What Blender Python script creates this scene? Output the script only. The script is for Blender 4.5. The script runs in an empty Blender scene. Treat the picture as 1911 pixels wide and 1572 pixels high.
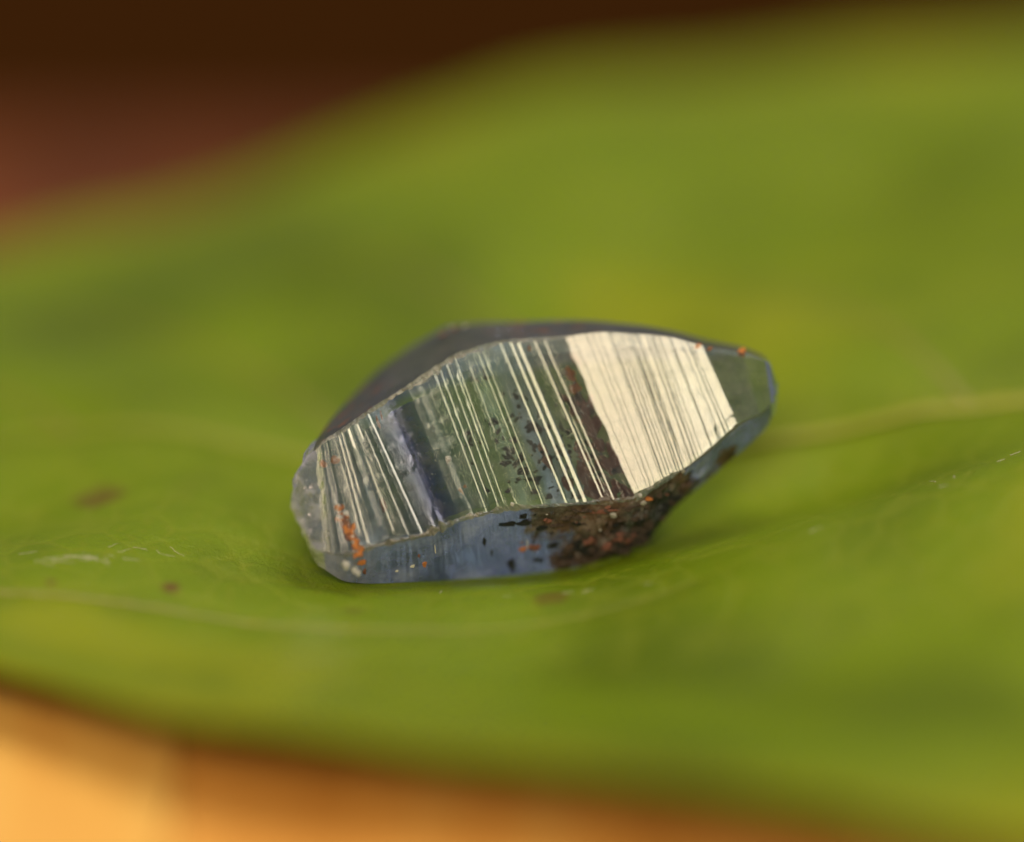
import bpy, bmesh, math, random
import numpy as np
from mathutils import Vector, Matrix, noise

# ------------------------------------------------------------------ camera
# 1 Blender unit = 1 cm.  Macro view of a raw crystal lying on a leaf.
scene = bpy.context.scene
scene.unit_settings.system = 'METRIC'
scene.unit_settings.scale_length = 0.01
ELEV = math.radians(20)
DIST = 15.0
FRAME_W = 2.05                       # width of the focal plane seen, cm
IMW, IMH = 1911.0, 1572.0
K = FRAME_W / IMW
ce, se = math.cos(ELEV), math.sin(ELEV)
RIGHT = np.array([1.0, 0, 0]); UP = np.array([0, se, ce]); TOW = np.array([0, -ce, se])
FOCUS = np.array([0.0, 0.0, 0.337])
cam_data = bpy.data.cameras.new('camera')
cam = bpy.data.objects.new('camera', cam_data)
scene.collection.objects.link(cam)
cam.location = FOCUS + TOW * DIST
cam.rotation_euler = (math.pi/2 - ELEV, 0, 0)
cam_data.sensor_width = 36.0
cam_data.lens = 36.0 * DIST / FRAME_W
cam_data.clip_start = 0.1
cam_data.clip_end = 2000
cam_data.dof.use_dof = True
cam_data.dof.focus_distance = DIST + 0.05      # on the striated face
APERTURE_R = 0.98
cam_data.dof.aperture_fstop = cam_data.lens * 1e-3 / (2 * APERTURE_R)
scene.camera = cam

# geometry of the striated crystal face, needed to aim the lamp
TILT_R, TILT_U, BRIGHT = math.radians(6), math.radians(11.5), math.radians(10)
A_, B_ = -math.tan(TILT_R), -math.tan(TILT_U)
N_BASE = np.array([-A_, -B_, 1.0]); N_BASE /= np.linalg.norm(N_BASE)
def cam2world(p): return FOCUS + p[0]*RIGHT + p[1]*UP + p[2]*TOW
def camvec(p): return p[0]*RIGHT + p[1]*UP + p[2]*TOW

# ------------------------------------------------------------------ light
world = bpy.data.worlds.new('World'); scene.world = world
world.use_nodes = True
bg = world.node_tree.nodes['Background']
bg.inputs[0].default_value = (0.96, 0.96, 1.0, 1); bg.inputs[1].default_value = 0.19
# stria direction in camera space (runs down the face) and the bright step normal
_s = np.array([128.0, -285.0, 0]); _s[2] = A_*_s[0] + B_*_s[1]; _s /= np.linalg.norm(_s)
AXIS = np.cross(_s, N_BASE); AXIS = -AXIS if AXIS[0] < 0 else AXIS
N_BR = N_BASE*math.cos(BRIGHT) - AXIS*math.sin(BRIGHT)
_vd = np.array([-0.24, -0.03, 15.0]); _vd /= np.linalg.norm(_vd)
LDIR = camvec(2*np.dot(N_BR, _vd)*N_BR - _vd)
LAMP_D, LAMP_SIZE = 70.0, 30.0
ld = bpy.data.lights.new('window_lamp', 'AREA'); ld.shape = 'SQUARE'
ld.size = LAMP_SIZE; ld.color = (1.0, 0.81, 0.57)
ld.energy = 13.0 * math.pi * LAMP_SIZE**2
lo = bpy.data.objects.new('window_lamp', ld); scene.collection.objects.link(lo)
lo.location = FOCUS + LDIR*LAMP_D
lo.rotation_euler = Vector(LDIR).to_track_quat('Z', 'Y').to_euler()
# added fill lamp, paler, high up and slightly behind, to brighten the leaf
ld2 = bpy.data.lights.new('added_fill_lamp', 'AREA'); ld2.shape = 'RECTANGLE'
ld2.size = 50; ld2.size_y = 34; ld2.color = (1.0, 0.93, 0.78)
ld2.energy = 7.0 * math.pi * 50 * 34
lo2 = bpy.data.objects.new('added_fill_lamp', ld2); scene.collection.objects.link(lo2)
_d2 = Vector((0.22, 0.20, 0.95)).normalized()
lo2.location = _d2 * 75.0; lo2.rotation_euler = _d2.to_track_quat('Z', 'Y').to_euler()
vs = scene.view_settings
vs.view_transform = 'Standard'; vs.look = 'None'; vs.exposure = 0; vs.gamma = 1
scene.cycles.use_denoising = True
scene.cycles.max_bounces = 11; scene.cycles.transmission_bounces = 10; scene.cycles.diffuse_bounces = 2
scene.cycles.glossy_bounces = 6; scene.cycles.transparent_max_bounces = 16
scene.cycles.blur_glossy = 0.3
scene.cycles.use_adaptive_sampling = True; scene.cycles.adaptive_threshold = 0.02
scene.cycles.sample_clamp_indirect = 12

random.seed(7); rng = np.random.default_rng(7)

# ------------------------------------------------------------------ helpers
def px(x, y, w=0.0):
    """photo pixel + distance in front of the focal plane -> camera-space point"""
    f = (DIST - w) / DIST
    return np.array([(x-IMW/2)*K*f, (IMH/2-y)*K*f, w])
def wpx(x, y, w=0.0): return cam2world(px(x, y, w))

def mesh_obj(name, verts, faces, mat, parent=None, smooth=False, uvs=None):
    me = bpy.data.meshes.new(name)
    me.from_pydata([tuple(map(float, v)) for v in verts], [], [tuple(map(int, f)) for f in faces])
    if smooth: me.polygons.foreach_set('use_smooth', [True]*len(me.polygons))
    if uvs is not None:
        ul = me.uv_layers.new(name='UVMap')
        idx = np.empty(len(me.loops), dtype=np.int32); me.loops.foreach_get('vertex_index', idx)
        ul.data.foreach_set('uv', np.asarray(uvs, dtype=np.float32)[idx].ravel())
    me.update()
    o = bpy.data.objects.new(name, me); scene.collection.objects.link(o)
    if mat: me.materials.append(mat)
    if parent: o.parent = parent
    return o
def thing(name, label, cat):
    o = bpy.data.objects.new(name, None); scene.collection.objects.link(o)
    o['label'] = label; o['category'] = cat; o.empty_display_size = 0.1
    return o

class NT:
    def __init__(s, name):
        s.m = bpy.data.materials.new(name); s.m.use_nodes = True
        s.t = s.m.node_tree; s.t.nodes.clear()
        s.out = s.t.nodes.new('ShaderNodeOutputMaterial')
    def n(s, typ, ins=None, **kw):
        nd = s.t.nodes.new(typ)
        for k, v in kw.items(): setattr(nd, k, v)
        for k, v in (ins or {}).items():
            if isinstance(v, bpy.types.NodeSocket): s.t.links.new(v, nd.inputs[k])
            else: nd.inputs[k].default_value = v
        return nd
    def noise(s, vec, scale, detail=4, rough=0.55, dist=0.0):
        return s.n('ShaderNodeTexNoise', {'Vector': vec, 'Scale': scale, 'Detail': detail, 'Roughness': rough, 'Distortion': dist}).outputs['Fac']
    def ramp(s, fac, stops, interp='LINEAR'):
        r = s.n('ShaderNodeValToRGB', {'Fac': fac}); cr = r.color_ramp; cr.interpolation = interp
        while len(cr.elements) < len(stops): cr.elements.new(0.5)
        for e, (p, c) in zip(cr.elements, stops):
            e.position = p; e.color = c if len(c) == 4 else (*c, 1)
        return r.outputs['Color']
    def rr(s, fac, a, b, c=0.0, d=1.0):
        return s.n('ShaderNodeMapRange', {'Value': fac, 'From Min': a, 'From Max': b, 'To Min': c, 'To Max': d}).outputs[0]
    def math(s, op, a, b=0.0):
        return s.n('ShaderNodeMath', {0: a, 1: b}, operation=op).outputs[0]
    def mix(s, fac, a, b, blend='MIX'):
        nd = s.n('ShaderNodeMix', data_type='RGBA', blend_type=blend)
        for i, v in ((0, fac), (6, a), (7, b)):
            if isinstance(v, bpy.types.NodeSocket): s.t.links.new(v, nd.inputs[i])
            else: nd.inputs[i].default_value = v if i == 0 else (v if len(v) == 4 else (*v, 1))
        return nd.outputs[2]
    def mixs(s, fac, a, b):
        return s.n('ShaderNodeMixShader', {0: fac, 1: a, 2: b}).outputs[0]
    def bump(s, h, strength, dist):
        return s.n('ShaderNodeBump', {'Height': h, 'Strength': strength, 'Distance': dist}).outputs[0]
    def obj(s): return s.n('ShaderNodeTexCoord').outputs['Object']
    def uv(s): return s.n('ShaderNodeTexCoord').outputs['UV']
    def done(s, sh):
        s.t.links.new(sh, s.out.inputs['Surface']); return s.m

# ------------------------------------------------------------------ crystal rings
# key stations along the crystal (pixels of the photo on its own planes):
#  U = upper edge of the striated face, L = its lower edge, S = bottom edge, T = top edge
KEY = [
 # U            L             S             T
 ((582, 846), (598, 1030), (604, 1062), (588, 824)),
 ((604, 822), (648, 1038), (640, 1086), (618, 782)),
 ((636, 803), (700, 1020), (690, 1090), (652, 745)),
 ((685, 768), (792, 1000), (800, 1085), (703, 693)),
 ((768, 716), (868, 967), (880, 1080), (766, 648)),
 ((850, 662), (952, 949), (970, 1073), (832, 609)),
 ((935, 636), (1062, 942), (1075, 1060), (893, 603)),
 ((1052, 628), (1188, 932), (1165, 1032), (1048, 598)),
 ((1120, 620), (1226, 908), (1218, 996), (1108, 599)),
 ((1200, 626), (1286, 872), (1262, 945), (1200, 608)),
 ((1250, 632), (1330, 838), (1318, 898), (1262, 619)),
 ((1308, 651), (1376, 797), (1384, 842), (1322, 636)),
 ((1388, 664), (1418, 777), (1428, 803), (1390, 649)),
 ((1428, 678), (1438, 757), (1442, 774), (1428, 666)),
]
xm_key = np.array([(k[0][0]+k[1][0])/2 for k in KEY])
def tab(i, j): return np.array([k[i][j] for k in KEY], float)
def interp(xm, i, j):                                   # softened piecewise-linear
    xs = np.asarray(xm, float); acc = 0
    for d, w in ((-14, 1), (-7, 2), (0, 3), (7, 2), (14, 1)):
        acc = acc + w*np.interp(np.clip(xs+d, xm_key[0], xm_key[-1]), xm_key, tab(i, j))
    return acc/9
W0U, W0V = (690-IMW/2)*K, (IMH/2-1000)*K
def w_main(x, y):
    u, v = (x-IMW/2)*K, (IMH/2-y)*K
    return A_*(u-W0U) + B_*(v-W0V)
def main_pt(xm, q):
    x = interp(xm, 0, 0)*(1-q) + interp(xm, 1, 0)*q
    y = interp(xm, 0, 1)*(1-q) + interp(xm, 1, 1)*q
    return px(x, y, w_main(x, y))
def wob(a, b, s, seed):                                  # smooth noise -1..1
    return noise.noise(Vector((a*s, b*s, seed*7.31)))

# growth steps on the striated face: (from, to, tilt in degrees, reach across q0..q1)
STRIPES = []
def stripe(a, b, t, q0=-1, q1=2): STRIPES.append((a, b, t, q0, q1))
BD = math.degrees(BRIGHT)
for a, wd, t, q0, q1 in [
    (612, 6, -2, -1, 2), (622, 1.4, BD, .45, .95), (630, 8, -5, -1, 2), (651, 1.3, BD, .3, .9),
    (659, 1.5, BD+2, -1, 2), (668, 1.4, BD, 0, .55), (674, 6, -6, -1, 2), (683, 7, BD, 0, .17), (693, 4, -3, -1, 2),
    (699, 1.1, BD+2, .3, .95), (706, 5, BD, 0, .12), (717, 1.4, BD+3, .12, .97), (723, 6, -7, -1, 2), (736, 3, BD, -1, 2), (741, 2, -22, -1, 2),
    (760, 14, 1.5, -1, 2), (790, 20, -4, -1, 2), (824, 9, 1, -1, 2),
    (858, 1.2, BD+4, -1, 2), (861, 2, -6, -1, 2), (864, 3, -18, -1, 2), (869, 1.3, BD, 0, .9), (875, 5, -2, -1, 2), (882, 1.2, BD-4.2, -1, 2), (887, 3, -22, .2, .96),
    (893, 1.1, BD+1, .1, .97), (899, 1.3, BD, 0, .6), (921, .9, BD, .06, .5), (946, 1.2, BD, 0, .9), (956, 1.1, BD-1, -1, 2),
    (994, 3.0, BD+2, -1, 2), (998, 2, -20, -1, 2), (1013, 4.4, BD, -1, 2), (1018, 2, -22, -1, 2), (1026, 6, BD, -1, 2), (1032.5, 2.5, -25, -1, 2),
    (1060, 3.4, BD-1.5, -1, 2), (1064.5, 2, -20, -1, 2), (1069, 2, BD, .5, .97), (1079, 2.6, BD, -1, 2), (1082, 1.6, -18, -1, 2)]:
    stripe(a, a+wd, t, q0, q1)
p = 1120.0
while p < 1340:                                           # the long bright run
    if p < 1150: wd, jit = random.choice([9, 12]), random.gauss(0, 1)
    elif p < 1180: wd, jit = random.choice([4, 6, 9]), random.gauss(0, 3.2)
    elif p < 1262: wd, jit = random.choice([3, 4, 5, 6]), random.uniform(-6.4, 6.4)
    else: wd, jit = random.choice([5, 8, 12]), random.uniform(-5, 5)
    wd = min(wd, 1340-p)
    stripe(p, p+wd, BD + jit)
    p += wd
    if p < 1335 and random.random() < (.75 if p < 1262 else .7):
        r = random.choice([1.0, 1.4, 2.0, 2.6]); stripe(p, p+r, random.choice([-4, 2.5, -10, -20])); p += r
cols = set(np.arange(552, 1440, 4.0).tolist() + [xm_key[0]+0.5, xm_key[-1]-0.5])
for a, b, _t, q0, q1 in STRIPES: cols.update([a, b] + ([a+(b-a)*.72] if q0 >= 0 else []))
cols = np.array(sorted(c for c in cols if xm_key[0]+0.4 <= c <= xm_key[-1]-0.4))
keep = [cols[0]]
stripe_edges = set(x for st in STRIPES for x in st[:2])
stripe_edges |= set(st[0]+(st[1]-st[0])*.72 for st in STRIPES if st[3] >= 0)
for c in cols[1:]:
    if c-keep[-1] > 0.45: keep.append(c)
    elif c in stripe_edges: keep[-1] = c
cols = np.array(keep); NC = len(cols)
NQ = 26
qs = np.linspace(0, 1, NQ)
H = np.zeros((NC, NQ))
for r in range(NQ):
    h = 0.0
    for c in range(1, NC):
        mid = (cols[c]+cols[c-1])/2; t = 0.0
        for a, b, tt, q0, q1 in STRIPES:
            if a <= mid <= b:
                if q0 < 0: t = tt + (2.2 if tt > 3 else .5)*wob(qs[r]*4, a*.37, 1, 31)      # runs right across the face
                elif q0 <= qs[r] <= q1:                    # a short one: rises, then drops back
                    t = tt if mid < a+(b-a)*.72 else -math.degrees(math.atan(math.tan(math.radians(tt))*.72/.28))
                break
        if t == 0.0: t = 1.6*wob(mid, 0.3, 0.11, 3) + 1.2*wob(mid, 0.3, .6, 4)
        h += math.tan(math.radians(t))*(cols[c]-cols[c-1])*K
        H[c, r] = h
trend = np.interp(cols, [552, 1120, 1340, 1442], [0, np.interp(1120, cols, H[:, NQ//2]), np.interp(1340, cols, H[:, NQ//2]), np.interp(1442, cols, H[:, NQ//2])])
H -= np.interp(cols, [552, 1120], [0, np.interp(1120, cols, H[:, NQ//2])])[:, None]

def sstep0(x, a, b):
    x = min(1, max(0, (x-a)/(b-a))); return x*x*(3-2*x)
def jitter(xm, q):
    edge = max(0, 1-abs(xm-1120)/9)
    if xm < 660:                                         # ragged line where the broken end begins
        return max(0, 1-(xm-cols[0])/50)*(4 + 26*abs(wob(q*3.1, 0, 1, 51)) + 9*abs(wob(q*11, 2, 1, 52)))
    return edge*(4.5*wob(q*9, 0, 1, 5) + 3*wob(q*27, 1, 1, 6))
MAIN = np.zeros((NC, NQ, 3))
LOWN, SIL, TOPN = np.zeros((NC, 3)), np.zeros((NC, 3)), np.zeros((NC, 3))
TOP = np.zeros((NC, 3)); BOT1 = np.zeros((NC, 3)); BOT2 = np.zeros((NC, 3))
for c, xm in enumerate(cols):
    ends = min(1, (xm-cols[0])/40)*min(1, (cols[-1]-xm)/40)
    U0, L0 = main_pt(xm, 0), main_pt(xm, 1)
    wid = np.linalg.norm(L0-U0)
    cu = (0.0065 + 0.006*abs(wob(xm, 0, .03, 1)) + .004*wob(xm, 0, .12, 2) + .006*max(0, 1-abs(xm-850)/60))*(0.4+0.6*ends)*(.55+1.1*abs(wob(xm, 2, .07, 41)))*(1-.75*float(sstep0(xm, 1085, 1140)))
    cl = (0.0085 + 0.006*wob(xm, 0, .02, 8) + .005*wob(xm, 0, .13, 9))*(0.3+0.7*ends)*(.5+1.2*abs(wob(xm, 5, .06, 42)))*(1-.6*float(sstep0(xm, 1180, 1240)))
    q_top, q_bot = cu/wid, 1-cl/wid
    for r, q in enumerate(qs):
        qq = q_top + (q_bot-q_top)*q
        x2 = xm + jitter(xm, q)
        MAIN[c, r] = main_pt(x2, qq) + N_BASE*H[c, r]
    sx, sy = interp(xm, 2, 0), interp(xm, 2, 1)
    tx, ty = interp(xm, 3, 0), interp(xm, 3, 1)
    vis_l = max(2, np.hypot(sx-L0[0]/K-IMW/2, (sy-(IMH/2-L0[1]/K))))*K
    dl = math.tan(math.radians(44))*vis_l
    vis_t = max(2, np.hypot(tx-U0[0]/K-IMW/2, (ty-(IMH/2-U0[1]/K))))*K
    dt = min(0.24, 2.9*vis_t+0.01)
    S = px(sx, sy, L0[2]-dl); T = px(tx, ty, U0[2]-dt)
    C = (S+T)/2
    SIL[c] = S; TOP[c] = T
    d = (S-L0); LOWN[c] = L0 + d/np.linalg.norm(d)*cl*0.8 + N_BASE*H[c, -1]*0.7
    d = (T-U0); TOPN[c] = U0 + d/np.linalg.norm(d)*cu*0.9 + N_BASE*H[c, 0]*0.7
    BOT1[c] = 2*C-U0; BOT2[c] = 2*C-L0

def strip_between(Pa, Pb, n, bulge=None):
    """(NC, n+1, 3) grid between two edge lines"""
    g = np.zeros((NC, n+1, 3))
    for k in range(n+1):
        f = k/n; g[:, k] = Pa*(1-f)+Pb*f
    return g
def grid_faces(nc, nr, flip=False):
    fs = []
    for c in range(nc-1):
        for r in range(nr-1):
            a, b, d, e = c*nr+r, (c+1)*nr+r, (c+1)*nr+r+1, c*nr+r+1
            fs.append((a, e, d, b) if not flip else (a, b, d, e))
    return fs
G_MAIN = MAIN
G_LC = strip_between(MAIN[:, -1], LOWN, 2)
G_LOW = strip_between(LOWN, SIL, 10)
G_BOT = strip_between(SIL, BOT1, 3)
G_BACK = strip_between(BOT1, BOT2, 3)
G_TB = strip_between(BOT2, TOP, 3)
G_TOP = strip_between(TOP, TOPN, 6)
G_TC = strip_between(TOPN, MAIN[:, 0], 2)
# rough up the worn edges and the lower face (interior rows only, so seams stay shut)
for c in range(NC):
    xm = cols[c]
    for G, amp, s in ((G_LC, .0035, .14), (G_TC, .003, .2)):
        G[c, 1] += N_BASE*(amp*0.6 + amp*wob(xm, 0, s, 11) + amp*.8*wob(xm, 3, s*3, 12))
    rust = min(1, max(0, (xm-985)/90))*min(1, max(0, (1300-xm)/50))
    for r in range(1, 10):
        nn = np.array([0, -.6, .8])
        G_LOW[c, r] += nn*((1-rust)*math.sin(math.pi*r/10)**.5*(.0032*wob(round(xm/14), 0, 1.7, 61) + .0016*wob(xm, 0, .2, 62) + .002*wob(xm, r*6, .035, 63)) + .0008*wob(xm, r*12, .06, 13) + rust*(.013*wob(xm, r*9, .045, 14) + .010*wob(xm, r*10, .12, 15)+.005)*math.sin(math.pi*r/10))

# ------------------------------------------------------------------ crystal materials
def glass_mat(name, build):
    t = NT(name); return build(t)
IOR = 1.77
def main_face_mat():
    t = NT('striated_sapphire'); uv = t.uv(); ob = t.obj()
    sep = t.n('ShaderNodeSeparateXYZ', {0: uv}); X, Q = sep.outputs[0], sep.outputs[1]
    # colour zoning of the stone along its length
    tint = t.ramp(X, [(0.0, (.95, .93, 1)), (.16, (.90, .95, .93)), (.215, (.70, .80, .92)), (.255, (.35, .42, .80)), (.29, (.72, .82, .86)),
                      (.36, (.78, .88, .86)), (.46, (.80, .90, .80)), (.64, (.82, .82, .78)), (1, (.88, .93, .90))])
    # fine scratches and pits
    st = t.n('ShaderNodeMapping', {0: uv, 3: (900, 3, 1)}).outputs[0]
    nb = t.noise(st, 1.0, 3)
    n2 = t.noise(ob, 60, 5, .6)
    bmp = t.bump(t.math('ADD', t.math('MULTIPLY', nb, .15), t.math('MULTIPLY', n2, .3)), .07, .002)
    glass = t.n('ShaderNodeBsdfGlass', {'Color': tint, 'Roughness': .065, 'IOR': IOR, 'Normal': bmp}).outputs[0]
    hz = t.noise(ob, 30, 5, .65)
    haze = t.n('ShaderNodeBsdfPrincipled', {'Base Color': (.16, .16, .14, 1), 'Roughness': .3, 'Normal': bmp, 'IOR': IOR}).outputs[0]
    return t.done(t.mixs(t.rr(hz, .4, .75, .03, .22), glass, haze))
def veil_mat():
    """milky silk and colour zones inside the stone, with light through it painted in"""
    t = NT('silk_veil'); uv = t.uv(); ob = t.obj()
    X = t.n('ShaderNodeSeparateXYZ', {0: uv}).outputs[0]
    n1 = t.noise(ob, 9, 6, .65); n2 = t.noise(ob, 34, 5, .7)
    col = t.ramp(X, [(0, (.72, .68, .76)), (.14, (.62, .64, .48)), (.2, (.30, .35, .34)), (.235, (.25, .30, .31)), (.25, (.20, .25, .33)), (.262, (.08, .11, .30)), (.284, (.11, .15, .34)), (.30, (.24, .30, .34)), (.36, (.38, .46, .38)), (.44, (.38, .48, .30)), (.55, (.34, .38, .30)), (.62, (.40, .28, .22)), (.8, (.44, .40, .32)), (.93, (.62, .64, .46)), (1, (.66, .70, .50))])  # olive left part and pale green tip stand for leaf light shining through
    col = t.mix(t.rr(n2, .45, .64, 0, .5), col, (.12, .13, .12))
    col = t.mix(t.rr(n1, .54, .72, 0, .35), col, (.50, .54, .55))
    pr = t.mixs(.55, t.n('ShaderNodeBsdfDiffuse', {'Color': col}).outputs[0], t.n('ShaderNodeBsdfTranslucent', {'Color': col}).outputs[0])
    tp = t.n('ShaderNodeBsdfTransparent', {'Color': (.9, .94, 1, 1)}).outputs[0]
    den = t.ramp(X, [(0, (.30,)*3), (.15, (.28,)*3), (.21, (.66,)*3), (.30, (.72,)*3), (.37, (.22,)*3), (.46, (.25,)*3), (.55, (.38,)*3), (.66, (.5,)*3), (.9, (.5,)*3), (1, (.65,)*3)])
    return t.done(t.mixs(t.math('MULTIPLY', den, t.rr(n1, .3, .6, .65, 1.15)), tp, pr))
def upper_face_mat():
    t = NT('sapphire_side_painted_dark'); ob = t.obj(); uv = t.uv()
    n1 = t.noise(ob, 30, 5, .6)
    st = t.n('ShaderNodeMapping', {0: uv, 3: (160, 4, 1)}).outputs[0]
    bmp = t.bump(t.math('ADD', n1, t.math('MULTIPLY', t.noise(st, 1, 3), .8)), .25, .004)
    glass = t.n('ShaderNodeBsdfGlass', {'Color': (.6, .6, .64, 1), 'Roughness': .15, 'IOR': IOR, 'Normal': bmp}).outputs[0]
    col = t.ramp(t.noise(ob, 14, 5, .65), [(.3, (.030, .030, .033)), (.55, (.075, .070, .070)), (.72, (.12, .095, .08))])  # dark reflection of the surroundings painted into the colour
    X = t.n('ShaderNodeSeparateXYZ', {0: uv}).outputs[0]
    rz = t.math('MULTIPLY', t.ramp(X, [(.08, (1,)*3), (.2, (.5,)*3), (.3, (0,)*3), (.48, (0,)*3), (.55, (1,)*3), (.66, (.4,)*3), (.75, (0,)*3)]), t.rr(t.noise(ob, 24, 4, .7), .54, .62))
    col = t.mix(rz, col, (.26, .075, .02))
    pr = t.n('ShaderNodeBsdfPrincipled', {'Base Color': col, 'Roughness': .4, 'Normal': bmp, 'IOR': 1.6}).outputs[0]
    return t.done(t.mixs(.6, glass, pr))
def lower_face_mat():
    t = NT('blue_and_rusty_sapphire_side'); ob = t.obj(); uv = t.uv()
    sep = t.n('ShaderNodeSeparateXYZ', {0: uv}); X, Q = sep.outputs[0], sep.outputs[1]
    st = t.n('ShaderNodeMapping', {0: uv, 3: (120, 2, 1)}).outputs[0]
    streak = t.noise(st, 1, 4)
    n1 = t.noise(ob, 26, 6, .65); n2 = t.noise(ob, 11, 4, .6)
    bmp = t.bump(t.math('ADD', n1, t.math('MULTIPLY', streak, .25)), .1, .004)
    glass = t.n('ShaderNodeBsdfGlass', {'Color': (.70, .78, 1.0, 1), 'Roughness': .03, 'IOR': IOR, 'Normal': bmp}).outputs[0]
    bcol = t.ramp(t.math('ADD', t.math('MULTIPLY', n2, .75), t.math('MULTIPLY', streak, .14)), [(.33, (.17, .20, .50)), (.48, (.38, .44, .80)), (.60, (.62, .68, .94)), (.72, (.90, .91, .97))])
    bcol = t.mix(t.ramp(X, [(.10, (1,)*3), (.16, (0,)*3)]), bcol, (.58, .54, .66))
    blue = t.n('ShaderNodeBsdfPrincipled', {'Base Color': bcol, 'Roughness': .22, 'Normal': bmp, 'IOR': IOR}).outputs[0]
    tl = t.n('ShaderNodeBsdfTranslucent', {'Color': bcol}).outputs[0]
    clear = t.mixs(t.rr(n2, .38, .62, .15, .6), glass, t.mixs(.45, blue, tl))
    rcol = t.ramp(n1, [(.3, (.02, .013, .01)), (.43, (.07, .042, .03)), (.52, (.12, .074, .048)), (.6, (.17, .135, .105)), (.67, (.19, .105, .055)), (.78, (.36, .31, .25))])
    rcol = t.mix(t.rr(t.noise(ob, 7, 4, .6), .45, .62), rcol, t.ramp(n1, [(.35, (.02, .024, .022)), (.55, (.07, .08, .075)), (.7, (.17, .16, .14))]))
    rust = t.n('ShaderNodeBsdfPrincipled', {'Base Color': rcol, 'Roughness': .5, 'Normal': t.bump(n1, .8, .015)}).outputs[0]
    edge = t.math('ADD', X, t.math('MULTIPLY', t.math('SUBTRACT', n2, .5), .35))
    edge = t.math('ADD', edge, t.math('MULTIPLY', t.math('SUBTRACT', .5, Q), .06))
    m = t.ramp(edge, [(.425, (0,)*3), (.46, (1,)*3), (.80, (1,)*3), (.83, (0,)*3)])
    return t.done(t.mixs(m, clear, rust))
def worn_mat(name, c0, c1, c2):
    t = NT(name); ob = t.obj()
    n1 = t.noise(ob, 70, 6, .7); n2 = t.noise(ob, 15, 3)
    col = t.ramp(n1, [(.33, c0), (.5, c1), (.68, c2)])
    bmp = t.bump(t.noise(ob, 130, 4, .7), .7, .004)
    pr = t.n('ShaderNodeBsdfPrincipled', {'Base Color': col, 'Roughness': .28, 'Normal': bmp, 'IOR': IOR}).outputs[0]
    gl = t.n('ShaderNodeBsdfGlass', {'Color': (.85, .84, .82, 1), 'Roughness': .2, 'IOR': IOR, 'Normal': bmp}).outputs[0]
    return t.done(t.mixs(t.rr(n2, .35, .65, .35, .85), pr, gl))
def clear_mat():
    t = NT('clear_sapphire_back'); ob = t.obj()
    bmp = t.bump(t.noise(ob, 40, 5, .6), .25, .004)
    gl = t.n('ShaderNodeBsdfGlass', {'Color': (.66, .74, .92, 1), 'Roughness': .06, 'IOR': IOR, 'Normal': bmp}).outputs[0]
    df = t.n('ShaderNodeBsdfTranslucent', {'Color': t.ramp(t.noise(ob, 7, 4, .6), [(.35, (.55, .62, .80)), (.5, (.74, .80, .82)), (.66, (.85, .86, .80))])}).outputs[0]
    return t.done(t.mixs(t.rr(t.noise(ob, 12, 4, .6), .35, .65, .12, .5), gl, df))
def fracture_mat():
    t = NT('broken_sapphire'); ob = t.obj()
    bmp = t.bump(t.noise(ob, 50, 4, .55, .8), .3, .004)
    gl = t.n('ShaderNodeBsdfGlass', {'Color': (.88, .87, .95, 1), 'Roughness': .07, 'IOR': IOR, 'Normal': bmp}).outputs[0]
    col = t.ramp(t.noise(ob, 30, 4, .6), [(.35, (.62, .59, .68)), (.50, (.88, .84, .90)), (.60, (.74, .70, .52)), (.70, (.92, .89, .86))])
    pr = t.n('ShaderNodeBsdfPrincipled', {'Base Color': col, 'Roughness': .2, 'Normal': bmp, 'IOR': IOR}).outputs[0]
    tl = t.n('ShaderNodeBsdfTranslucent', {'Color': col}).outputs[0]
    return t.done(t.mixs(t.rr(t.noise(ob, 26, 4, .7), .42, .6, .15, .5), gl, t.mixs(.6, pr, tl)))
M_MAIN, M_UP, M_LOW, M_CLEAR, M_FRAC = main_face_mat(), upper_face_mat(), lower_face_mat(), clear_mat(), fracture_mat()
M_WT = worn_mat('frosted_upper_edge', (.13, .12, .10), (.27, .25, .21), (.50, .46, .38))
M_WL = worn_mat('frosted_lower_edge', (.06, .05, .04), (.19, .16, .12), (.48, .42, .33))

def matte(name, stops, scale, rough=.6, bump_s=.6, ior=1.5, trans=0.0):
    t = NT(name); ob = t.obj()
    n1 = t.noise(ob, scale, 5, .65)
    pr = t.n('ShaderNodeBsdfPrincipled', {'Base Color': t.ramp(n1, stops), 'Roughness': rough, 'IOR': ior, 'Transmission Weight': trans,
             'Normal': t.bump(n1, bump_s, .005)}).outputs[0]
    return t.done(pr)
M_RUST = matte('orange_iron_oxide', [(.3, (.30, .085, .022)), (.5, (.60, .20, .04)), (.7, (.74, .38, .14))], 60)
M_RED = matte('red_brown_iron_oxide', [(.3, (.09, .034, .024)), (.5, (.24, .095, .062)), (.7, (.36, .18, .12))], 50, .5)
M_DARK = matte('black_green_mineral', [(.3, (.006, .008, .007)), (.55, (.025, .03, .026)), (.75, (.09, .09, .08))], 60, .35, .8)
M_PALE = matte('pale_mineral_grain', [(.3, (.38, .36, .30)), (.6, (.62, .60, .54))], 40, .3, .3, 1.6, .3)
M_CRUST = matte('grey_brown_crust', [(.3, (.035, .025, .02)), (.5, (.12, .085, .06)), (.7, (.26, .21, .16))], 70, .55, .9)
M_SPARK = matte('shiny_mica_and_glint', [(.3, (.55, .5, .42)), (.6, (.8, .76, .68))], 40, .12, .3, 1.9)  # real mica specks, and glints put in as pale pieces

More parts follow.
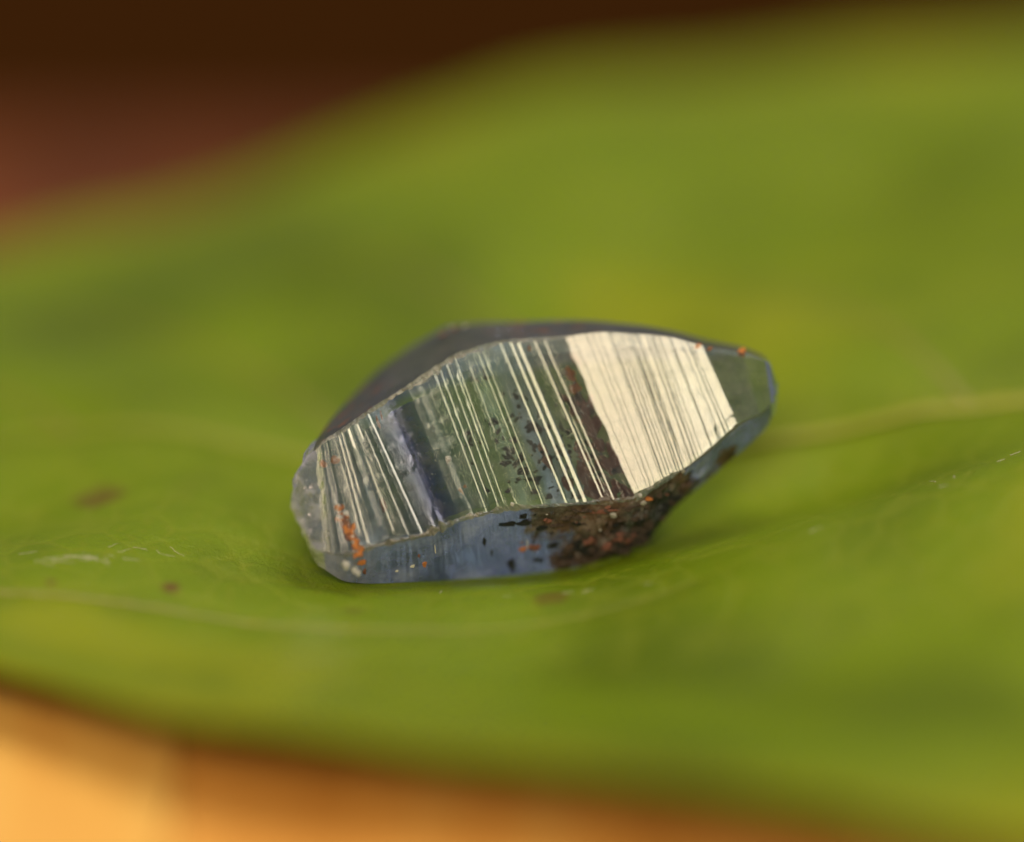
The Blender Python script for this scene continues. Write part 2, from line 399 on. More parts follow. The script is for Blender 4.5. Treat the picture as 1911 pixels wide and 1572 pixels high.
# ------------------------------------------------------------------ crystal object
crystal = thing('sapphire_crystal', 'raw blue-grey sapphire crystal with striated shiny face lying on the green leaf', 'crystal')
def uv_for(G):
    nr = G.shape[1]; u = np.zeros((NC, nr, 2))
    u[:, :, 0] = ((cols-552)/(1442-552))[:, None]; u[:, :, 1] = np.linspace(0, 1, nr)[None, :]
    return u.reshape(-1, 2)
def face_part(name, G, mat, smooth=False):
    V = np.array([cam2world(p) for p in G.reshape(-1, 3)])
    return mesh_obj(name, V, grid_faces(NC, G.shape[1]), mat, crystal, smooth, uv_for(G))
face_part('striated_face', G_MAIN, M_MAIN)
face_part('lower_face', G_LOW, M_LOW)
face_part('upper_face', G_TOP, M_UP, True)
face_part('worn_edge', G_TC, M_WT)
face_part('worn_edge', G_LC, M_WL)
# silk veil: a warped sheet inside the stone under the striated face
G_VEIL = np.zeros((NC//3+1, 10, 3))
for ci, c in enumerate(range(0, NC, 3)):
    for r in range(10):
        q = MAIN[c, int(round((.06+.88*r/9)*(NQ-1)))]
        dp = .024 + .012*min(1, r/2, (9-r)/2) + .008*wob(cols[c], r*14, .02, 21)
        G_VEIL[ci, r] = q - N_BASE*dp
G_VEIL = G_VEIL[2:len(range(0, NC, 3))-3]
_vu = np.zeros(G_VEIL.shape[:2]+(2,)); _vu[:, :, 0] = ((cols[::3][2:len(range(0, NC, 3))-3]-552)/890)[:, None]; _vu[:, :, 1] = np.linspace(0, 1, 10)
mesh_obj('silk_veil', [cam2world(p) for p in G_VEIL.reshape(-1, 3)], grid_faces(len(G_VEIL), 10), veil_mat(), crystal, True, _vu.reshape(-1, 2))
for nm, G in (('base_face', G_BOT), ('rear_face', G_BACK), ('rear_upper_face', G_TB)):
    face_part(nm, G, M_CLEAR)
# end caps: the broken left end and the rounded right tip
def cap(name, c, outdir, bulge, mat, rough_amp, flip, off=(0, 0, 0)):
    ring = [p for G in (G_MAIN, G_LC, G_LOW, G_BOT, G_BACK, G_TB, G_TOP, G_TC) for p in G[c][:-1]]
    ring = np.array(ring); n = len(ring); cen = ring.mean(0) + np.array(off)
    rows = [ring]; NR = 14
    for k in range(1, NR):
        f = k/NR; sc = 1-f
        rr = []
        for j, p in enumerate(ring):
            b = cen + (p-cen)*sc + outdir*bulge*f**.56
            b = b + outdir*rough_amp*(1.3*noise.noise(Vector(b*20)) + 1.1*(abs(noise.noise(Vector(b*34)))-.25) + .4*noise.noise(Vector(b*75)))*min(1, f*2)
            rr.append(b)
        rows.append(np.array(rr))
    V = [cam2world(p) for row in rows for p in row] + [cam2world(cen+outdir*bulge)]
    F = []
    for k in range(NR-1):
        for j in range(n):
            a, b = k*n+j, k*n+(j+1) % n
            q = (a, b, b+n, a+n); F.append(q[::-1] if flip else q)
    last = (NR-1)*n
    for j in range(n):
        q = (last+j, last+(j+1) % n, len(V)-1); F.append(q[::-1] if flip else q)
    return mesh_obj(name, V, F, mat, crystal, False)
out_l = np.array([-.90, -.05, .30]); out_l /= np.linalg.norm(out_l)
out_r = np.array([.9, 0, -.25]); out_r /= np.linalg.norm(out_r)
cap('broken_end', 0, out_l, .062, M_FRAC, .010, False, (0.0, 0.004, .03))
cap('tip_face', NC-1, out_r, .022, M_CLEAR, .002, True)

# ---- mineral specks and painted-in glints, in and on the stone (shared meshes)
def speck_mesh(name, seed, mat, sub=1, rough=.6):
    bm = bmesh.new(); bmesh.ops.create_icosphere(bm, subdivisions=sub, radius=1)
    for v in bm.verts:
        v.co *= 1 + rough*noise.noise(v.co*1.3+Vector((seed*3.7, 0, 0)))*1.6
    me = bpy.data.meshes.new(name); bm.to_mesh(me); bm.free(); me.materials.append(mat); return me
SP = {k: [speck_mesh(k, i*5+len(k), m, 2 if k != 'mica_glint' else 1) for i in range(4)] for k, m in
      (('dark_inclusion', M_DARK), ('iron_stain', M_RUST), ('red_stain', M_RED), ('crust_grain', M_CRUST), ('mineral_grain', M_PALE), ('mica_glint', M_SPARK))}
SDIR = camvec(_s); ADIR = camvec(AXIS); NDIR = camvec(N_BASE)
_qx = np.arange(560, 1440, 3.0)
_qt = [interp(_qx, i, j) for i, j in ((0, 0), (0, 1), (1, 0), (1, 1))]
def q_of(x, y):
    """face coordinates of a photo pixel on the striated face"""
    ux, uy, lx, ly = _qt
    q = ((x-ux)*(lx-ux)+(y-uy)*(ly-uy))/((lx-ux)**2+(ly-uy)**2)
    i = int(np.argmin(np.hypot(ux+q*(lx-ux)-x, uy+q*(ly-uy)-y)))
    return float(_qx[i]), float(q[i])
def face_point(x, y):
    xm, q = q_of(x, y); c = int(np.argmin(abs(cols-xm))); r = int(np.clip(round(q*(NQ-1)), 0, NQ-1))
    return cam2world(px(x, y, w_main(x, y)) + N_BASE*H[c, r])
def speck(kind, pos, la, ls, th, rot=0.0, axes=None):
    """la/ls: size along the axis / along the striae in photo pixels; th: thickness"""
    o = bpy.data.objects.new(kind, random.choice(SP[kind])); scene.collection.objects.link(o); o.parent = crystal
    a, s, n = axes or (ADIR, SDIR, NDIR)
    M = Matrix((Vector(a), Vector(s), Vector(n))).transposed().to_4x4() @ Matrix.Rotation(rot, 4, 'Z')
    o.matrix_world = Matrix.Translation(Vector(pos)) @ M @ Matrix.Diagonal((la*K/2, ls*K/2, th*K/2, 1))
    return o
def inside(kind, x, y, la, ls, depth, th=None, rot=0.0):
    th = th or min(la, ls)*.5
    return speck(kind, face_point(x, y) - NDIR*(depth*K + th*K*.55), la, ls, th, rot)
# orange and red iron stains named by where they sit on the face
for x, y, la, ls, d in [
                        (706, 789, 5, 22, 2), (712, 776, 3, 16, 2),
                        (604, 866, 11, 13, 8), (626, 858, 16, 14, 9), (860, 915, 5, 14, 3), (988, 650, 6, 10, 2), (1300, 653, 14, 9, 0), (1320, 657, 11, 8, 0), (1380, 664, 20, 15, 0), (868, 908, 6, 6, 3)]:
    inside('iron_stain', x, y, la, ls, d, rot=random.uniform(-.3, .3))
for x0, y0, x1, y1, sp, m in [(630, 942, 645, 980, 8, 34), (648, 982, 674, 1036, 10, 50), (1060, 690, 1078, 735, 8, 24), (640, 980, 655, 1000, 4, 8)]:
    for _ in range(m):
        f = random.random(); sz = random.choice([4, 5, 7, 9, 11])
        inside(random.choices(['iron_stain', 'red_stain', 'mineral_grain'], [8, 1.5, 1])[0], x0+(x1-x0)*f+random.gauss(0, sp*.55), y0+(y1-y0)*f, sz, sz*random.uniform(.8, 1.7), random.uniform(-2, 2) if x0 < 900 else random.uniform(3, 8), sz*.5, random.uniform(-.6, .6))
for x, y, la, ls, d in [(1112, 915, 34, 60, 8), (1090, 880, 26, 40, 9), (1128, 938, 24, 22, 6), (1022, 860, 16, 34, 10), (1012, 838, 14, 22, 10), (716, 942, 11, 26, 5),
                        (1104, 792, 24, 40, 9), (1092, 760, 16, 30, 8), (1118, 830, 22, 34, 9), (1134, 866, 18, 30, 7), (1080, 838, 14, 26, 10), (1060, 900, 20, 26, 9), (1150, 905, 16, 26, 6), (582, 1012, 8, 26, 6), (1075, 670, 14, 26, 8)]:
    inside('red_stain', x, y, la, ls, d, rot=random.uniform(-.4, .4))
big_dark = [(990, 795, 22, 36), (975, 880, 30, 22), (948, 838, 20, 14), (925, 785, 26, 13), (1000, 800, 18, 18), (1022, 795, 16, 12), (1060, 805, 14, 18), (998, 832, 14, 14), (952, 850, 22, 12),
            (1042, 842, 14, 22), (1106, 850, 16, 20), (1120, 838, 12, 16), (965, 740, 14, 14), (908, 703, 18, 12), (890, 708, 10, 8), (915, 790, 12, 10), (1085, 925, 16, 14), (1026, 925, 18, 14), (1000, 918, 14, 12), (872, 808, 12, 22), (880, 828, 8, 12), (1148, 880, 14, 16), (1120, 885, 14, 16), (970, 758, 9, 12)]
for x, y, la, ls in big_dark:
    inside('dark_inclusion', x, y, la*.72, ls*.72, random.uniform(4, 14), 6, random.uniform(0, 3))
    for _ in range(3): inside('dark_inclusion', x+random.gauss(0, la*.6), y+random.gauss(0, ls*.6), random.uniform(3, 7), random.uniform(3, 7), random.uniform(2, 14), 3, random.uniform(0, 3))
for _ in range(110):
    x, y = random.gauss(1020, 75), random.gauss(850, 62)
    if not (870 < x < 1180 and 680 < y < 936): continue
    s = random.choice([2, 3, 4, 5, 6, 8]); inside('dark_inclusion', x, y, s*random.uniform(.7, 1.6), s, random.uniform(1, 10), s*.6, random.uniform(0, 3))
for _ in range(70):                                       # brown cloud beside the bright run
    f = random.random(); y = 740+195*f; x = 1088 + (y-740)*.34 + random.gauss(0, 20)
    if x > 1092+(y-700)*.43: continue
    sz = random.choice([6, 9, 13, 17]); inside(random.choice(['red_stain', 'crust_grain', 'red_stain']), x, y, sz, sz*random.uniform(1, 1.9), random.uniform(8, 18), sz*.4, random.uniform(-.5, .5))
for _ in range(30):
    x, y = random.gauss(975, 45), random.gauss(860, 42)
    if 700 < y < 934: inside('dark_inclusion', x, y, random.uniform(5, 16), random.uniform(5, 12), random.uniform(6, 18), 4, random.uniform(0, 3))
for _ in range(46):
    x, y = random.uniform(600, 1180), random.uniform(660, 940)
    xm, q = q_of(x, y)
    if not .06 < q < .94: continue
    s = random.choice([1.6, 2, 2.5, 3, 4]); inside('mica_glint', x, y, s, s*random.uniform(.8, 1.6), random.uniform(-.5, 4), s*.5)
for x, y, s in [(646, 1055, 13), (662, 1064, 11), (668, 1070, 9), (837, 858, 12), (1195, 925, 6), (956, 941, 6)]:
    inside('mineral_grain', x, y, s, s*1.2, -3, s*.7)
# iron crust lumps and dark lumps bedded on the lower face towards the right
def low_point(x, fr):
    c = int(np.argmin(abs(interp(cols, 1, 0)*(1-fr)+interp(cols, 2, 0)*fr - x))); r = int(round(fr*10))
    return cam2world(G_LOW[c, r])
LN = camvec(np.array([0.05, -.64, .77])); LA = camvec(np.array([.97, .18, -.12])); LS = np.cross(LN, LA)
LA = np.cross(LS, LN)
for _ in range(150):
    x = random.triangular(955, 1255, 1190); fr = random.uniform(.06, .97)
    kind = random.choices(['red_stain', 'dark_inclusion', 'crust_grain', 'iron_stain', 'mineral_grain'], [1.2, 5, 11, .3, .8])[0]
    sz = random.choice([4, 6, 8, 11, 15]) if kind != 'mineral_grain' else random.choice([3, 5])
    speck(kind, low_point(x, fr) - LN*sz*.1*K, sz*random.uniform(.9, 1.8), sz*random.uniform(.6, 1), sz*.75, random.uniform(-.5, .5), (LA, LS, LN))
for _ in range(46):                                       # bigger lumps that break the bottom edge
    x = random.triangular(1010, 1262, 1200); fr = random.uniform(.55, 1.0)
    sz = random.choice([9, 12, 16, 20])
    speck(random.choices(['crust_grain', 'red_stain', 'dark_inclusion'], [8, .6, 3])[0], low_point(x, fr) - LN*sz*.12*K, sz*random.uniform(1, 1.8), sz*.9, sz*.9, random.uniform(-.6, .6), (LA, LS, LN))
for x, fr, kind, a, b in [(945, .18, 'dark_inclusion', 34, 12), (980, .22, 'dark_inclusion', 30, 14), (1010, .28, 'dark_inclusion', 26, 12), (952, .75, 'dark_inclusion', 16, 22), (955, .9, 'dark_inclusion', 10, 14),
                          (975, .62, 'iron_stain', 14, 9), (998, .6, 'red_stain', 24, 16), (905, .42, 'dark_inclusion', 6, 22), (916, .55, 'dark_inclusion', 5, 16), (790, .55, 'iron_stain', 8, 12), (782, .45, 'red_stain', 5, 10),
                          (772, .6, 'mica_glint', 9, 7), (812, .3, 'mica_glint', 3, 34), (985, .5, 'mica_glint', 2, 30), (742, .72, 'mica_glint', 7, 5), (672, .3, 'iron_stain', 20, 12), (678, .6, 'red_stain', 8, 14),  # the bright slivers here are painted-in glints of the face
                          (1200, .1, 'mineral_grain', 12, 10), (1272, .05, 'mineral_grain', 8, 8), (1150, .15, 'mineral_grain', 20, 12), (1120, .12, 'red_stain', 60, 10)]:
    speck(kind, low_point(x, fr), a, b, min(a, b)*.4, 0, (LA, LS, LN))
for _ in range(16):  # sparkle of the broken end put in as pale flecks
    x, y = random.uniform(572, 598), random.uniform(885, 1000)
    sz = random.choice([2, 3, 4]); speck('mica_glint', cam2world(px(x, y, w_main(x, y)+.004-(598-x)*K*.8)), sz, sz*1.5, sz*.5, random.uniform(0, 3))
# chips along the top edge
for x, y, s in [(842, 607, 8), (825, 622, 14), (850, 612, 12), (868, 606, 9)]:
    speck('red_stain' if s > 10 else 'mineral_grain', cam2world(px(x, y+3, w_main(850, 662)-.12)), s*1.1, s*.4, s*.5)

# ------------------------------------------------------------------ leaf
ctrl = []
def cp(x, y, w): ctrl.append(wpx(x, y, w))
for a in [(100, 1035, 0), (300, 1045, 0), (620, 1098, -.03), (900, 1100, .0), (1150, 1065, -.05), (1480, 985, 0), (1750, 890, 0), (1911, 850, 0),
          (1450, 790, -.45), (1911, 725, -.45), (1700, 752, -.45), (0, 790, -.62), (300, 780, -.6), (0, 430, -1.8), (250, 330, -1.95), (500, 230, -2.0), (900, 130, -2.1), (1400, 80, -2.2), (1911, 50, -2.2),
          (0, 1216, .44), (200, 1282, .66), (400, 1340, .86), (900, 1396, 1.0), (1300, 1464, 1.15), (1911, 1580, 1.4),
          (1250, 1000, -.25), (1350, 925, -.35), (1520, 900, -.36), (1700, 840, -.34), (1000, 1250, .38), (1500, 1250, .52), (1800, 1150, .45), (400, 1200, .28), (0, 1150, .22),
          (900, 400, -1.3), (300, 600, -1.05), (1600, 400, -1.35), (1200, 480, -1.25), (1450, 500, -1.1), (500, 480, -1.35), (300, 900, -.3), (80, 930, -.32), (470, 1010, -.12)]: cp(*a)
# the dent the stone rests in
for c in range(0, NC, 18):
    if 690 < cols[c] < 1160:
        for p in (SIL[c], (SIL[c]+BOT1[c])/2, BOT1[c]):
            q = cam2world(p); q = q - np.array([0, 0, .001]); ctrl.append(q)
for x, y, z in [(-3, .4, .15), (-2.2, .4, .12), (-1.6, -.3, .05), (-1.6, 1.0, .08), (2, .4, .33), (3.2, .4, .4), (5, .4, .4), (2, -1.2, -.10), (2.2, 2, .4), (4, -1.2, 0.05), (4, 2, .4)]:
    ctrl.append(np.array([x, y, z]))
ctrl = np.array(ctrl)
def phi(r): return np.where(r > 1e-9, r*r*np.log(r+1e-12), 0)
n = len(ctrl); D = np.linalg.norm(ctrl[:, None, :2]-ctrl[None, :, :2], axis=2)
Amat = np.zeros((n+3, n+3)); Amat[:n, :n] = phi(D) + 0.004*np.eye(n)
Amat[:n, n] = 1; Amat[:n, n+1:] = ctrl[:, :2]; Amat[n, :n] = 1; Amat[n+1:, :n] = ctrl[:, :2].T
coef = np.linalg.solve(Amat, np.concatenate([ctrl[:, 2], np.zeros(3)]))
def leaf_z(X, Y):
    X = np.asarray(X, float); Y = np.asarray(Y, float)
    out = coef[n] + coef[n+1]*X + coef[n+2]*Y
    for i in range(n):
        out = out + coef[i]*phi(np.hypot(X-ctrl[i, 0], Y-ctrl[i, 1]))
    return out
# outline from the photographed margins
MX = np.array([-3.2, -2.6, -1.8, -1.02, -.6, -.06, .37, 1.02, 1.8, 3.0, 4.2, 5.2, 5.6])
f_at = lambda x, y, w: wpx(x, y, w)[1]
FRONT = np.array([.36, .05, -.35, f_at(0, 1232, .44), f_at(400, 1348, .86), f_at(900, 1404, 1.0), f_at(1300, 1472, 1.15), f_at(1911, 1590, 1.4), -1.75, -1.85, -1.4, -.4, .3])
BACK = np.array([.44, .8, 1.3, f_at(0, 430, -1.8), f_at(400, 320, -1.78), f_at(900, 165, -1.98), f_at(1300, 118, -2.12), f_at(1911, 72, -2.15), 2.75, 2.8, 2.3, 1.2, .5])
def mid_y(x): return np.interp(x, [-3.2, -1.0, .53, 1.0, 5.6], [.40, .56, .42, .44, .40])
def smooth_interp(x, xs, ys, s=.22):
    return sum(w*np.interp(x+d*s, xs, ys) for d, w in ((-1, 1), (-.5, 2), (0, 3), (.5, 2), (1, 1)))/9
def yf(x): return smooth_interp(x, MX, FRONT)
def yb(x): return smooth_interp(x, MX, BACK)
xs = np.concatenate([np.linspace(-3.15, -1.3, 60), np.linspace(-1.28, 1.3, 420), np.linspace(1.34, 5.5, 90)])
vv = np.linspace(0, 1, 330)
XX, V = np.meshgrid(xs, vv, indexing='ij')
F_, B2, MD = yf(XX), yb(XX), mid_y(XX)
YY = F_ + (B2-F_)*V
ZZ = leaf_z(XX, YY)
# lateral veins: gently arched, leaving the midrib; blade quilts up between them
veins = []
for side in (-1, 1):
    for i in range(9):
        x0 = -2.35 + i*.62 + (0.2 if side > 0 else 0)
        veins.append((x0, side))
def vein_path(x0, side, m=60):
    pts = []
    for k in range(m):
        t = k/(m-1)
        x = x0 - 0.95*t - .35*t*t
        y0, ye = mid_y(x), (yf(x) if side < 0 else yb(x))
        y = y0 + (ye-y0)*(0.93*t**1.05)
        pts.append((float(x), float(y)))
    return np.array(pts)
# the one long vein that runs in front of the stone is read off the photograph
FRONTV = np.array([wpx(*a)[:2] for a in [(-260, 1075, .13), (0, 1098, .15), (150, 1118, .16), (300, 1138, .17), (430, 1152, .18), (560, 1162, .19), (700, 1172, .20), (850, 1174, .2), (1000, 1160, .17), (1150, 1140, .14), (1300, 1105, .1)]])
vp = [vein_path(*v) for v in veins if not (v[1] < 0 and -1.2 < v[0] < 1.4)] + [FRONTV]
quilt = np.full(XX.shape, 9.0)
for P in vp:
    for k in range(len(P)-1):
        a, b = P[k], P[k+1]; ab = b-a; L2 = ab@ab
        t = np.clip(((XX-a[0])*ab[0]+(YY-a[1])*ab[1])/L2, 0, 1)
        quilt = np.minimum(quilt, np.hypot(XX-a[0]-t*ab[0], YY-a[1]-t*ab[1]))
dm = np.abs(YY-MD)
ZZ = ZZ - .005*np.exp(-(quilt/.05)**2) - .02*np.exp(-(dm/.08)**2)
# soft undulation of the blade behind and in front, none under the stone
calm = 1-np.exp(-(((XX-.0)/.75)**2 + ((YY-.1)/.40)**2)**2)
und = np.zeros(XX.shape); fine = np.zeros(XX.shape)
for i in range(XX.shape[0]):
    for j in range(XX.shape[1]):
        v = Vector((XX[i, j], YY[i, j], 0))
        und[i, j] = noise.noise(v*1.9+Vector((4, 2, 1))) + .2*noise.noise(v*4.3)
        fine[i, j] = noise.noise(v*16)*.6 + noise.noise(v*34)*.4
net = np.zeros(XX.shape)
for i in range(60, 480):
    for j in range(XX.shape[1]):
        if -.55 < YY[i, j] < .5:
            v = Vector((XX[i, j]*9, YY[i, j]*9, 0)); v += noise.noise_vector(v*.9)*.35
            dd = noise.voronoi(Vector((v.x, v.y, .5)))[0]
            net[i, j] = math.exp(-((dd[1]-dd[0])/.09)**2)
ZZ += .036*und*calm + .0016*fine - .0022*net
ZZ -= .008*np.clip((np.abs(V-.5)-.485)/.015, 0, 1)        # rolled margin
TABLE_Z = float(ZZ[(XX > -1.6) & (XX < 1.6)].min()) - .03
# drop the blade just clear of the stone wherever the stone's underside dips lower
under = {}
for G in (G_BOT, G_LOW):
    for p in G.reshape(-1, 3):
        q = cam2world(p); k = (round(q[0]/.02), round(q[1]/.02)); under[k] = min(under.get(k, 9), q[2])
hits = 0
cap_z = np.full(XX.shape, 9.0)
for (kx, ky), z in under.items():
    cx, cy = kx*.02, ky*.02
    i0, i1 = np.searchsorted(xs, [cx-.16, cx+.16])
    sub = np.s_[i0:i1, :]
    d = np.hypot(XX[sub]-cx, YY[sub]-cy)
    cap_z[sub] = np.minimum(cap_z[sub], np.where(d < .16, z - .001 + np.maximum(0, d-.02)*.55, 9))
hits = int((ZZ > cap_z).sum())
ZZ = np.minimum(ZZ, cap_z)

def sstep(x, a, b): x = np.clip((x-a)/(b-a), 0, 1); return x*x*(3-2*x)
def lerp(c, d, f): return c + (np.asarray(d)-c)*f[..., None]
def leaf_pigment():
    """pigment of the blade, one colour for each vertex: blotches, yellow margin, blemishes"""
    big = np.zeros(XX.shape); med = np.zeros(XX.shape); fin = np.zeros(XX.shape)
    for i in range(XX.shape[0]):
        for j in range(XX.shape[1]):
            v = Vector((XX[i, j], YY[i, j], 3.3))
            big[i, j] = noise.noise(v*1.15) + .5*noise.noise(v*2.7)
            med[i, j] = noise.noise(v*5.5) + .5*noise.noise(v*12)
            fin[i, j] = noise.noise(v*40)
    c = np.zeros(XX.shape+(3,)) + np.array((.172, .250, .005))
    c = lerp(c, (.095, .145, .004), .9*sstep(-big, .05, .6)); c = lerp(c, (.285, .32, .009), .85*sstep(big, .05, .6))
    c = lerp(c, (.135, .195, .006), .5*sstep(med, .1, .7)); c = lerp(c, (.24, .265, .014), .3*sstep(fin, .1, .6))
    c = lerp(c, (.34, .32, .012), .4*(1-sstep(V, .0, .06)) + .4*sstep(V, .9, 1))
    c = lerp(c, (.27, .31, .025), .28*net)
    for (cx, cy), (ra, rb), k in SPOTS:
        L = np.hypot((XX-cx)/ra, (YY-cy)/rb) + .3*fin + .2*med
        c = lerp(c, (.135, .045, .022), k*(1-sstep(L, .65, 1.15)))
    return c
def leaf_mat():
    t = NT('waxy_green_leaf'); ob = t.obj()
    col = t.n('ShaderNodeAttribute', attribute_name='pigment').outputs['Color']
    fin = t.noise(ob, 60, 4, .7)
    h = fin
    bmp = t.bump(h, .85, .006)
    pr = t.n('ShaderNodeBsdfPrincipled', {'Base Color': col, 'Roughness': .33, 'IOR': 1.45, 'Normal': bmp, 'Specular IOR Level': .16}).outputs[0]
    tr = t.n('ShaderNodeBsdfTranslucent', {'Color': col}).outputs[0]
    return t.done(t.mixs(.12, pr, tr))
def spot(x, y, w, ra, rb, k=.9):
    q = wpx(x, y, w); return ((q[0], q[1]), (ra, rb), k)
SPOTS = [spot(185, 917, -.30, .055, .05, .6), spot(318, 1114, .10, .022, .02, .8), spot(1030, 1134, .06, .04, .04, .5), spot(660, 1134, .1, .02, .02, .3), spot(95, 1085, .12, .012, .012, .7)]
M_LEAF = leaf_mat()
M_VEIN = matte('pale_leaf_vein', [(.3, (.26, .28, .016)), (.6, (.31, .31, .025))], 8, .42, .2)
M_SIDE = matte('leaf_side_vein', [(.3, (.17, .20, .012)), (.6, (.23, .23, .02))], 8, .42, .2)
leaf = thing('leaf', 'broad glossy green leaf spread under the crystal on the wooden table', 'leaf')
nv = len(vv)
TH = .014
top = np.stack([XX, YY, ZZ], -1).reshape(-1, 3)
bot = top - np.array([0, 0, TH])
nX = len(xs); Vn = np.concatenate([top, bot])
Fc = []
for i in range(nX-1):
    for j in range(nv-1):
        a, b, c, d = i*nv+j, (i+1)*nv+j, (i+1)*nv+j+1, i*nv+j+1
        Fc.append((a, b, c, d))
        o = nX*nv; Fc.append((a+o, d+o, c+o, b+o))
o = nX*nv
for i in range(nX-1):
    a, b = i*nv, (i+1)*nv; Fc.append((a, a+o, b+o, b))
    a, b = i*nv+nv-1, (i+1)*nv+nv-1; Fc.append((a, b, b+o, a+o))
for j in range(nv-1):
    a, b = j, j+1; Fc.append((a, b, b+o, a+o))
    a, b = (nX-1)*nv+j, (nX-1)*nv+j+1; Fc.append((a, a+o, b+o, b))
uvl = np.stack([(XX+3.2)/8.8, V], -1).reshape(-1, 2); uvl = np.concatenate([uvl, uvl])
blade = mesh_obj('blade', Vn, Fc, M_LEAF, leaf, True, uvl)
pg = leaf_pigment().reshape(-1, 3); pg = np.concatenate([pg, pg]); pg = np.concatenate([pg, np.ones((len(pg), 1))], 1)
blade.data.attributes.new('pigment', 'FLOAT_COLOR', 'POINT').data.foreach_set('color', pg.astype(np.float32).ravel())
def blade_z(x, y):
    i = np.interp(x, xs, np.arange(nX)); a, b = float(yf(x)), float(yb(x))
    j = np.clip((y-a)/(b-a), 0, 1)*(nv-1)
    i0, j0 = int(min(i, nX-2)), int(min(j, nv-2)); fi, fj = i-i0, j-j0
    return (ZZ[i0, j0]*(1-fi)*(1-fj)+ZZ[i0+1, j0]*fi*(1-fj)+ZZ[i0, j0+1]*(1-fi)*fj+ZZ[i0+1, j0+1]*fi*fj)
def ridge(name, path, r0, r1, mat, parent, flat=.5, sides=8, lift=0.0):
    Vt, Ft = [], []; m = len(path)
    for k, (x, y) in enumerate(path):
        d = path[min(k+1, m-1)]-path[max(k-1, 0)]; d = d/np.linalg.norm(d); pn = np.array([-d[1], d[0]])
        r = r0+(r1-r0)*k/(m-1); z = blade_z(x, y)+lift
        for s in range(sides):
            an = 2*math.pi*s/sides
            Vt.append((x+pn[0]*r*math.cos(an), y+pn[1]*r*math.cos(an), z+r*flat*math.sin(an)))
    for k in range(m-1):
        for s in range(sides):
            a, b = k*sides+s, k*sides+(s+1) % sides; Ft.append((a, b, b+sides, a+sides))
    Ft.append(tuple(range(sides))[::-1]); Ft.append(tuple((m-1)*sides+s for s in range(sides)))
    return mesh_obj(name, Vt, Ft, mat, parent, True)
mx = np.linspace(5.4, -1.6, 260)
ridge('midrib', np.stack([mx, mid_y(mx)], -1), .062, .004, M_VEIN, leaf, .22)
for P in vp[:-1]: ridge('vein', P, .012, .004, M_SIDE, leaf, .4)
fv = np.stack([np.interp(np.linspace(0, 10, 160), range(11), FRONTV[:, k]) for k in (0, 1)], -1)
ridge('vein', fv[::-1], .002, .012, M_SIDE, leaf, .45)
# fine scuffs and dust where the leaf is in focus
M_SCUFF = matte('dry_scuff', [(.3, (.30, .30, .17)), (.6, (.52, .50, .36))], 30, .5, .3)
def scuff(x, y, ln, ang, r):
    p0 = wpx(x, y, 0); pts = []; a = ang
    q = np.array([p0[0], p0[1]])
    # slide onto the blade along the view ray
    for _ in range(12):
        z = blade_z(q[0], q[1]); w = (z-FOCUS[2]-px(x, y, 0)[1]*ce)/se
        q = wpx(x, y, float(np.clip(w, -.6, .6)))[:2]*.6 + q*.4
    for k in range(9):
        pts.append(q.copy()); a += random.gauss(0, .35)
        q = q + ln*K/8*np.array([math.cos(a), math.sin(a)])
    ridge('scuff', np.array(pts), r*K, r*K*.5, M_SCUFF, leaf, .6, 5, r*K*.25)
for _ in range(12): scuff(random.uniform(10, 160), 1038+random.uniform(-6, 10), random.uniform(15, 60), random.uniform(-.3, .5), random.uniform(.7, 1.3))
for _ in range(12): scuff(random.uniform(170, 330), 1028+random.uniform(-10, 26), random.uniform(10, 35), random.uniform(-.9, .3), random.uniform(.6, 1.2))
for _ in range(7): scuff(random.uniform(1440, 1880), 0, 20, 0, .8) if False else None
for x, y in [(1510, 992), (1530, 985), (1745, 900), (1752, 910), (1780, 892), (1860, 862), (1885, 850), (1087, 1105), (1050, 1106), (820, 1108), (940, 1112), (1200, 1090)]:
    scuff(x, y, random.uniform(8, 26), random.uniform(-.4, .8), random.uniform(.8, 1.6))

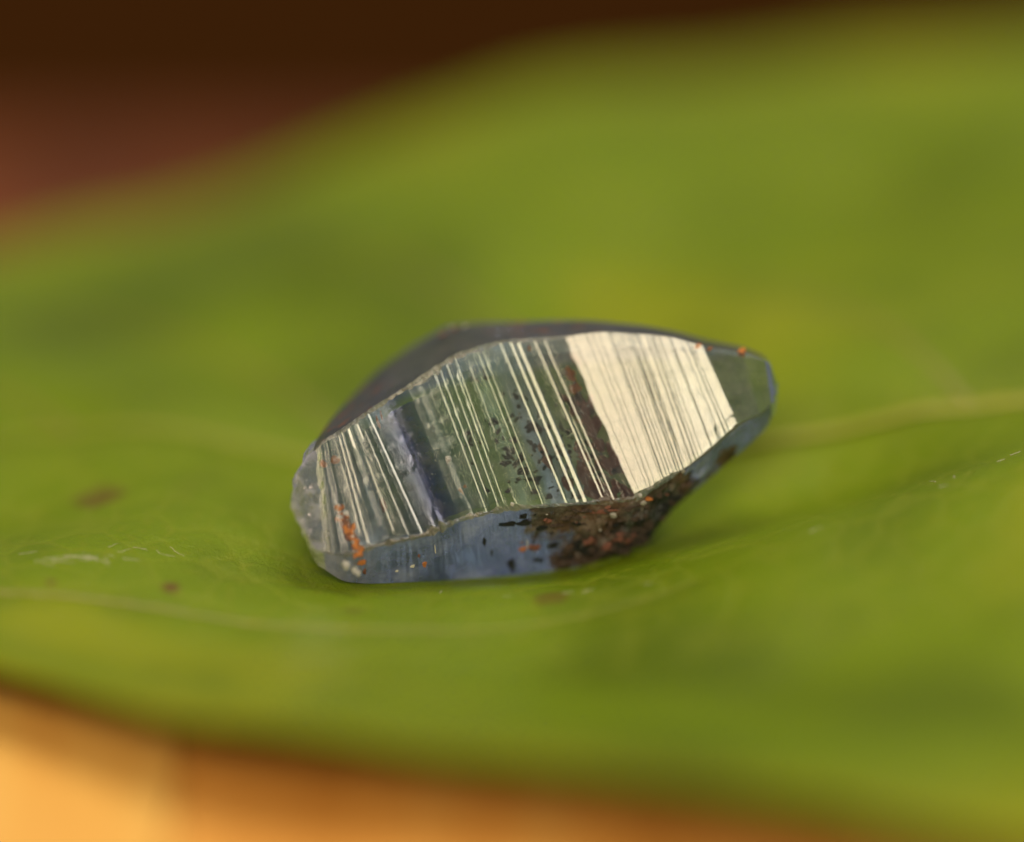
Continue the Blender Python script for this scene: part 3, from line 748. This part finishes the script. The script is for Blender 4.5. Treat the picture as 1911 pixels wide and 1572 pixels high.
# ------------------------------------------------------------------ wooden table
def wood_mat(name, c0, c1, c2):
    t = NT(name); ob = t.obj()
    st = t.n('ShaderNodeMapping', {0: ob, 3: (2.2, .35, 1)}).outputs[0]
    n1 = t.noise(st, 1.6, 4, .55, .6); n2 = t.noise(t.n('ShaderNodeMapping', {0: ob, 3: (30, 1.2, 1)}).outputs[0], 1, 4)
    col = t.ramp(t.math('ADD', t.math('MULTIPLY', n1, .8), t.math('MULTIPLY', n2, .2)), [(.33, c0), (.5, c1), (.66, c2)])
    return t.done(t.n('ShaderNodeBsdfPrincipled', {'Base Color': col, 'Roughness': .5, 'Specular IOR Level': .2, 'Normal': t.bump(n2, .3, .01)}).outputs[0])
W_PALE = wood_mat('pale_orange_wood', (.76, .36, .07), (.86, .45, .095), (.88, .52, .13))
W_DEEP = wood_mat('deep_orange_wood', (.66, .27, .045), (.80, .36, .07), (.85, .44, .10))
table = thing('wooden_table', 'orange wooden planks of the tabletop beneath the leaf', 'table')
def plank(x0, x1, y0, y1, z0, z1, mat, b=.006):
    bm = bmesh.new(); bmesh.ops.create_cube(bm, size=1)
    for v in bm.verts: v.co = Vector((x0+(v.co.x+.5)*(x1-x0), y0+(v.co.y+.5)*(y1-y0), z0+(v.co.z+.5)*(z1-z0)))
    bmesh.ops.bevel(bm, geom=bm.edges[:], offset=b, segments=3, affect='EDGES', profile=.5)  # softened arrises
    me = bpy.data.meshes.new('plank'); bm.to_mesh(me); bm.free(); me.materials.append(mat)
    ob = bpy.data.objects.new('plank', me); scene.collection.objects.link(ob); ob.parent = table
jx = wpx(338, 1480, .5)[0]
edges = [-13.0, -9.2, -5.0, jx, 4.4, 8.3, 12.5]
for k in range(6):
    plank(edges[k]+.002, edges[k+1]-.002, -9, 2.05, TABLE_Z-1.6, TABLE_Z-(.0 if k != 3 else .01), W_PALE if k in (0, 2, 5) else W_DEEP)

W_DARK = wood_mat('red_wood_painted_shade', (.10, .024, .004), (.14, .034, .005), (.20, .050, .008))  # added back plank, shade on the far tabletop put into its colour
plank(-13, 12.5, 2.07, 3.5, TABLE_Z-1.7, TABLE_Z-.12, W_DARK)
# dark floor far below and behind
t = NT('dark_brown_ground'); ob = t.obj()
gc = t.ramp(t.noise(ob, .12, 4, .55), [(.35, (.13, .055, .008)), (.5, (.15, .050, .010)), (.66, (.24, .065, .014))])
M_GR = t.done(t.n('ShaderNodeBsdfPrincipled', {'Base Color': gc, 'Roughness': .9, 'Specular IOR Level': 0.0}).outputs[0])
gnd = mesh_obj('ground', [(-400, -400, -45), (400, -400, -45), (400, 600, -45), (-400, 600, -45)], [(0, 1, 2, 3)], M_GR)
gnd['kind'] = 'structure'
